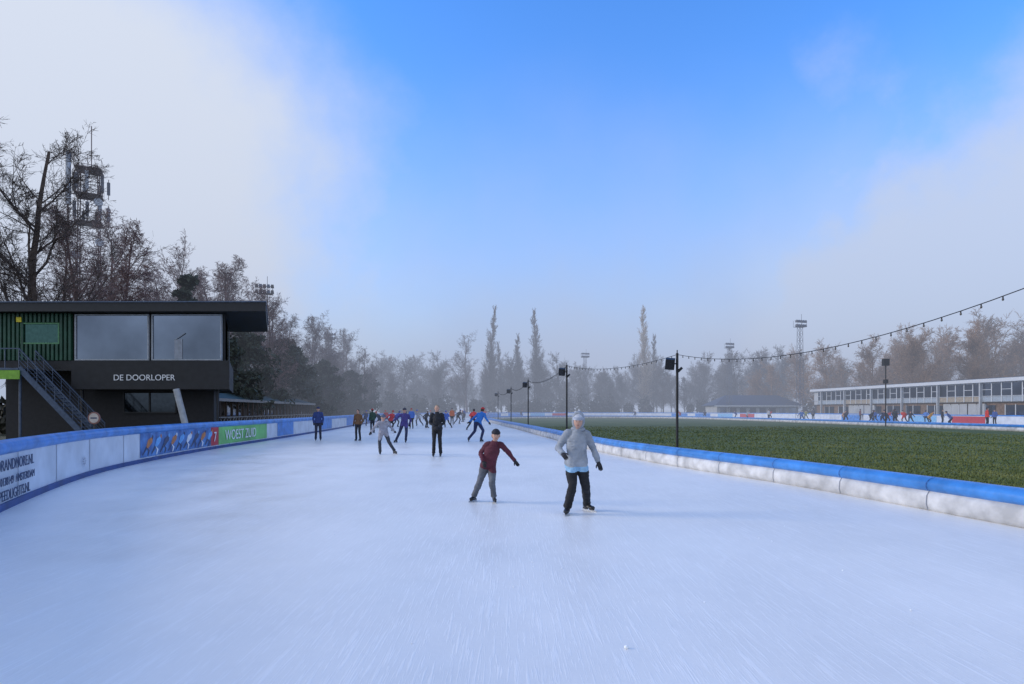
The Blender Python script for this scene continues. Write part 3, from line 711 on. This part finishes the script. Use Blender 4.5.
    for q in fs:
        c=sum((vs[i] for i in q),Vector())/len(q); best=None
        for tr,m,reg in trees:
            lo=tr.find_nearest(c)
            if best is None or lo[3]<best[0]-1e-5: best=(lo[3],m,reg)
        m=best[1]
        if best[2]:
            hgt=-(c-pel).dot(dn)/rs
            m=0 if hgt>hj else (8 if hgt>hs else 1)
        mm.append(m)
    if fine:
        vs=[v+nn_*(.010*mnoise.noise(v*9)+.007*mnoise.noise(Vector((v.x*16,v.y*16,v.z*38)))) for v,nn_ in zip(vs,ns_)]
    out.v=[tuple(v) for v in vs]
    out.m=mm
    hy=J.get('face',Vector((0,-1,0))).normalized()
    up=(hd-nk).normalized().lerp(Vector((0,0,1)),.6).normalized(); fy=-(hy-up*hy.dot(up)).normalized()
    xa=fy.cross(up).normalized()
    HM=Matrix(((xa.x,fy.x,up.x,hd.x),(xa.y,fy.y,up.y,hd.y),(xa.z,fy.z,up.z,hd.z),(0,0,0,1)))@Matrix.Scale(min(1,rs*1.0)**.5,4)
    hb=MB(HM)
    def face(p):
        z_=p.z/.118
        if z_<0: k=1-.30*(-z_)**1.5; p=Vector((p.x*k,p.y*(1-.12*(-z_)) - .012*(-z_),p.z))
        if p.y<-.05 and abs(p.x)<.05: p.y*=.97
        return p
    nu,nv=(28,20) if fine else (12,8)
    hb.ball((0,0,0),(.076,.097,.118),2,nu,nv,face)
    hb.add([(-.013,-.088,-.02),(.013,-.088,-.02),(0,-.118,-.022),(0,-.092,.022),(0,-.095,-.034)],[(0,2,3),(2,1,3),(0,4,2),(4,1,2)],2,True)
    for sx in(-1,1):
        hb.ball((sx*.078,.0,-.005),(.012,.02,.032),2,8,6)
        hb.ball((sx*.030,-.0815,.008),(.013,.007,.006),9,8,6); hb.ball((sx*.030,-.0865,.008),(.006,.004,.0055),10,8,6)
        hb.beam((sx*.018,-.090,.026),(sx*.044,-.084,.026),.004,.004,6)
    hb.ball((0,-.090,-.052),(.022,.006,.005),11,10,6)
    if hat:
        def cap(p): return Vector((p.x,p.y,p.z if p.z>0 else p.z*.2))
        hb.ball((0,.008,.038),(.088,.105,.100),5,nu,nv,cap)
        hb2=roundp(0,0,.010,.022,8); k=24; v=[]
        for i in range(k):
            a=2*math.pi*i/k
            for o_,z_ in hb2: v.append(((.082+o_)*math.cos(a),(.098+o_)*math.sin(a)+.008,.058+z_))
        hb.add(v,[(i*8+q,((i+1)%k)*8+q,((i+1)%k)*8+(q+1)%8,i*8+(q+1)%8) for i in range(k) for q in range(8)],12,True)
    else:
        hb.ball((0,.02,.025),(.084,.098,.108),6,nu,nv,lambda p:Vector((p.x,max(p.y,-.075) if p.z<.06 else p.y,max(p.z,-.07))))
    hb.ball((0,.035,-.01),(.080,.070,.085),6,nu,nv)
    if hood:
        def hd_(p): return Vector((p.x,p.y if p.y>-.07 else -.07-(p.y+.07)*.15,p.z))
        hb.ball((0,.03,.015),(.106,.118,.158),0,nu,nv,hd_)
        hb.ball((0,.05,-.125),(.118,.095,.05),0,nu,nv)
    o=len(out.v); out.v+=[tuple(q) for q in hb.v]; out.f+=[tuple(i+o for i in q) for q in hb.f]; out.m+=hb.m; out.sm+=hb.sm
    gm=4
    for S in 'LR':
        w_,e=J['wr'+S],J['el'+S]; d_=(w_-e).normalized(); side=d_.cross(Vector(F0));
        if side.length<.2: side=Vector((1,0,0))
        side.normalize(); pn=side.cross(d_).normalized(); sgn=1 if S=='L' else -1; g=.88*rs**.6; b0=w_
        nfr=10 if fine else 6
        v,f=tubepart([b0-d_*.02,b0+d_*.03*g,b0+d_*.075*g,b0+d_*.09*g],[(.030*g,.024*g),(.040*g,.021*g),(.042*g,.018*g),(.034*g,.012*g)],-pn,nfr*2,2); out.add(v,f,gm,True)
        for k,(off_,ln) in enumerate([(-.030,.066),(-.010,.078),(.010,.073),(.029,.056)]):
            a0=b0+(d_*.078+side*off_)*g; a1=a0+(d_*ln*.5-pn*.010)*g; a2=a1+(d_*ln*.32-pn*.022)*g; a3=a2+(d_*ln*.10-pn*.022)*g
            v,f=tubepart([a0,a1,a2,a3],[(.0105*g,)*2,(.0105*g,)*2,(.0095*g,)*2,(.006*g,)*2],-pn,6,2); out.add(v,f,gm,True)
        a0=b0+(d_*.025+side*.028*sgn)*g; a1=a0+(d_*.03+side*.03*sgn-pn*.008)*g; a2=a1+(d_*.032+side*.010*sgn-pn*.01)*g
        v,f=tubepart([a0,a1,a2],[(.014*g,)*2,(.012*g,)*2,(.008*g,)*2],-pn,6,2); out.add(v,f,gm,True)
    for S in 'LR':
        a_=J['an'+S]; fd=J.get('ft'+S,Vector((0,-1,0))).normalized(); fd.z=0; fd.normalize()
        p=a_.copy(); p.z=0; zt=max(a_.z-.070*rs,.035)
        out.beam(p-fd*.11*rs+Vector((0,0,.011)),p+fd*.24*rs+Vector((0,0,.011)),.008,.022,7)
        for c in(-.035,.125): out.beam(p+fd*(c-.05)*rs+Vector((0,0,(.02+zt)/2)),p+fd*(c+.05)*rs+Vector((0,0,(.02+zt)/2)),.028,zt-.018,3)
    mats=[cloth(jacket),cloth(trou),skinM,bootM,gl or gloveM,cloth(hat or (.05,.05,.05)),cloth(hair),bladeM,cloth(shirt or jacket),eyeW,eyeM,lipM,cloth(hatband or hat or (.05,.05,.05))]
    return out.obj(name,mats,loc=(loc[0],loc[1],.012),rotz=yaw)

JA=dict(pelvis=(.05,.06,.86),chest=(.05,-.02,1.12),neck=(.055,-.06,1.36),head=(.065,-.10,1.50),face=(-.15,-1,-.10),
 shR=(-.105,-.02,1.295),elR=(-.25,.02,1.08),wrR=(-.19,-.20,.99),shL=(.205,-.02,1.295),elL=(.325,.05,1.06),wrL=(.395,-.06,.84),
 hipR=(-.035,.06,.80),knR=(-.03,-.12,.46),anR=(-.10,.0,.115),hipL=(.135,.06,.80),knL=(.19,-.06,.47),anL=(.26,.36,.12),ftR=(-.25,-1,0),ftL=(.55,-.85,0))
person(JA,(1.0,9.75),0,1.03,.009,jacket=(.29,.32,.36),trou=(.013,.014,.018),hat=(.55,.58,.64),hatband=(.38,.42,.50),shirt=(.25,.45,.66),hood=True,fine=True,tf=1.08,arm=1.06)
JC=dict(pelvis=(.02,.06,.67),chest=(.09,-.02,.90),neck=(.14,-.06,1.10),head=(.165,-.09,1.225),face=(.1,-1,-.12),
 shR=(.015,-.02,1.055),elR=(-.12,.03,.90),wrR=(-.06,-.12,.75),shL=(.26,-.03,1.05),elL=(.40,.0,.90),wrL=(.51,-.06,.76),
 hipR=(-.05,.06,.63),knR=(-.13,-.08,.38),anR=(-.24,.12,.10),hipL=(.09,.06,.63),knL=(.10,-.15,.38),anL=(.13,.0,.10),ftR=(-.45,-.9,0),ftL=(.25,-1,0))
person(JC,(-.46,11.0),0,.82,.008,jacket=(.095,.02,.035),trou=(.11,.12,.14),hat=(.02,.02,.03),hair=(.03,.02,.015),fine=True,tf=1.1,arm=1.08)
ST=dict(pelvis=(0,0,.98),chest=(0,0,1.26),neck=(0,-.01,1.50),head=(0,-.03,1.645),shR=(-.175,0,1.43),elR=(-.25,.03,1.16),wrR=(-.22,-.12,.94),shL=(.175,0,1.43),elL=(.25,.03,1.16),wrL=(.22,-.12,.94),
 hipR=(-.09,0,.95),knR=(-.10,-.04,.54),anR=(-.12,.02,.125),hipL=(.09,0,.95),knL=(.10,-.04,.54),anL=(.12,.02,.125))
HANDS=dict(ST,wrR=(-.05,-.20,1.02),wrL=(.05,-.22,1.0),elR=(-.24,-.02,1.16),elL=(.24,-.02,1.16))
LEAN=dict(pelvis=(0,.12,.86),chest=(0,-.08,1.10),neck=(0,-.22,1.30),head=(0,-.30,1.43),face=(0,-1,-.1),shR=(-.17,-.18,1.24),elR=(-.33,-.05,1.06),wrR=(-.45,-.12,.88),shL=(.17,-.18,1.24),elL=(.30,.05,1.04),wrL=(.42,.16,.90),
 hipR=(-.09,.12,.83),knR=(-.14,-.12,.50),anR=(-.12,.02,.125),hipL=(.09,.12,.83),knL=(.22,.02,.48),anL=(.42,.22,.14),ftL=(.5,-.85,0))
STRIDE=dict(pelvis=(0,.08,.90),chest=(.03,-.08,1.15),neck=(.04,-.16,1.37),head=(.04,-.22,1.51),shR=(-.14,-.12,1.31),elR=(-.34,-.02,1.14),wrR=(-.5,-.1,1.02),shL=(.20,-.12,1.29),elL=(.30,.08,1.06),wrL=(.24,.16,.86),
 hipR=(-.09,.08,.87),knR=(-.2,-.02,.5),anR=(-.38,.2,.14),hipL=(.09,.08,.87),knL=(.12,-.14,.51),anL=(.08,.02,.125),ftR=(-.5,-.85,0))
BACK=dict(LEAN,elR=(-.26,.1,1.05),wrR=(-.06,.22,.98),elL=(.26,.1,1.05),wrL=(.06,.25,1.0))
def sk(x,y,J,s,yaw,c,voxel=.035,**k):
    k.setdefault('trou',(.02,.022,.03)); k.setdefault('hat',(.05,.05,.07))
    o=person(J,(x,y),jacket=c,voxel=voxel,yaw=yaw,**k); o.scale=(s,s,s)
sk(-2.71,21.7,HANDS,1.06,0,(.016,.018,.025),.015,trou=(.012,.012,.015),hat=None,hair=(.25,.2,.14),fine=True,tf=1.0)
sk(-4.87,22.7,LEAN,.98,.2,(.30,.30,.35),.015,trou=(.05,.055,.07),hat=(.10,.12,.18),fine=True)
sk(-10.63,32.9,ST,1.05,.3,(.025,.05,.18),.02,trou=(.02,.025,.05),hat=(.03,.04,.1))
sk(-8.44,32.9,ST,.97,-.2,(.16,.085,.045),.02,hat=None)
sk(-5.56,30.9,STRIDE,1.1,.1,(.06,.05,.20),.02,trou=(.02,.03,.08))
sk(-1.75,31.9,LEAN,1.18,2.6,(.03,.16,.5),.02,trou=(.02,.03,.09),hat=(.5,.05,.05))
sk(-3.3,51,BACK,1.15,3,(.6,.06,.06))
rn=random.Random(8)
spx=[(-10.3,44.3,(.03,.07,.05)),(-12.6,56.7,(.04,.05,.08)),(-9.8,48.6,(.5,.05,.06)),(-11.5,60,(.05,.08,.4)),(-9,53.7,(.05,.16,.55)),(-10,63.8,(.35,.35,.37)),(-8.1,56.7,(.04,.04,.05)),(-6.2,56.7,(.05,.14,.5)),(-6.8,68,(.55,.14,.05)),(-6.5,72.9,(.03,.03,.04)),(-6.9,85,(.1,.1,.12)),(-15.3,72.9,(.45,.07,.08)),(-13,72.9,(.03,.03,.05)),(-10.4,78.5,(.06,.07,.10)),(-15.6,63.8,(.06,.07,.12)),(-11,92.7,(.25,.2,.15)),(-8,100,(.06,.10,.3)),(-14.5,84,(.3,.3,.3)),(-5,112,(.4,.05,.05)),(2,128,(.05,.05,.08)),(12,132,(.05,.1,.3))]
PO=[ST,LEAN,STRIDE,BACK]
for k,(x,y,c) in enumerate(spx): sk(x,y,PO[k%4],rn.uniform(.98,1.12),rn.uniform(-.8,.8)+(3.14 if k%3==0 else 0),c,hat=rn.choice([(.05,.05,.07),(.4,.05,.05),(.5,.5,.5),(.05,.1,.4)]))
fpx=[(47,85,(.5,.3,.2)),(46.7,93,(.1,.1,.12)),(45.3,75.6,(.03,.03,.04)),(42,68,(.05,.06,.1)),(45.7,72.9,(.35,.06,.06)),(43.4,68,(.03,.04,.05)),(47.6,72.9,(.6,.05,.04)),(50.3,72.9,(.08,.2,.5)),(43.8,60,(.06,.1,.25)),(44.9,56.7,(.6,.05,.04)),(43.9,102,(.4,.05,.05)),(39.9,107,(.05,.07,.2)),(40,102,(.4,.4,.4)),(53.8,92.7,(.15,.05,.05)),(36.5,113.5,(.05,.05,.07)),(49,81,(.05,.12,.35)),(46,66,(.5,.25,.05)),(49.5,69,(.04,.04,.05)),
 (44,79,(.04,.04,.05)),(48.5,76,(.5,.12,.05)),(42.5,88,(.05,.15,.4)),(41.5,97,(.5,.5,.5)),(50.5,84,(.04,.05,.06)),(44.3,71,(.03,.04,.06)),(46.8,70.5,(.05,.05,.06)),(51.5,64,(.05,.1,.3)),(33,118,(.4,.06,.05)),(26,127,(.05,.06,.1)),(48,98,(.3,.3,.1))]
for k,(x,y,c) in enumerate(fpx): sk(x,y,PO[(k*3+1)%4],rn.uniform(1.0,1.1),rn.uniform(0,6),c)

mb=MB(); rn=random.Random(2)
for k in range(26):
    x=rn.uniform(-3,4); y=rn.uniform(3.6,9); r=rn.uniform(.003,.009)
    if k==0: x,y,r=.81,4.25,.018
    mb.ball((x,y,.012+r*.5),(r,r*.8,r*.7),0,7,5)
mb.obj('snow_crumbs',[mat('snow',(.85,.88,.92),.8)])
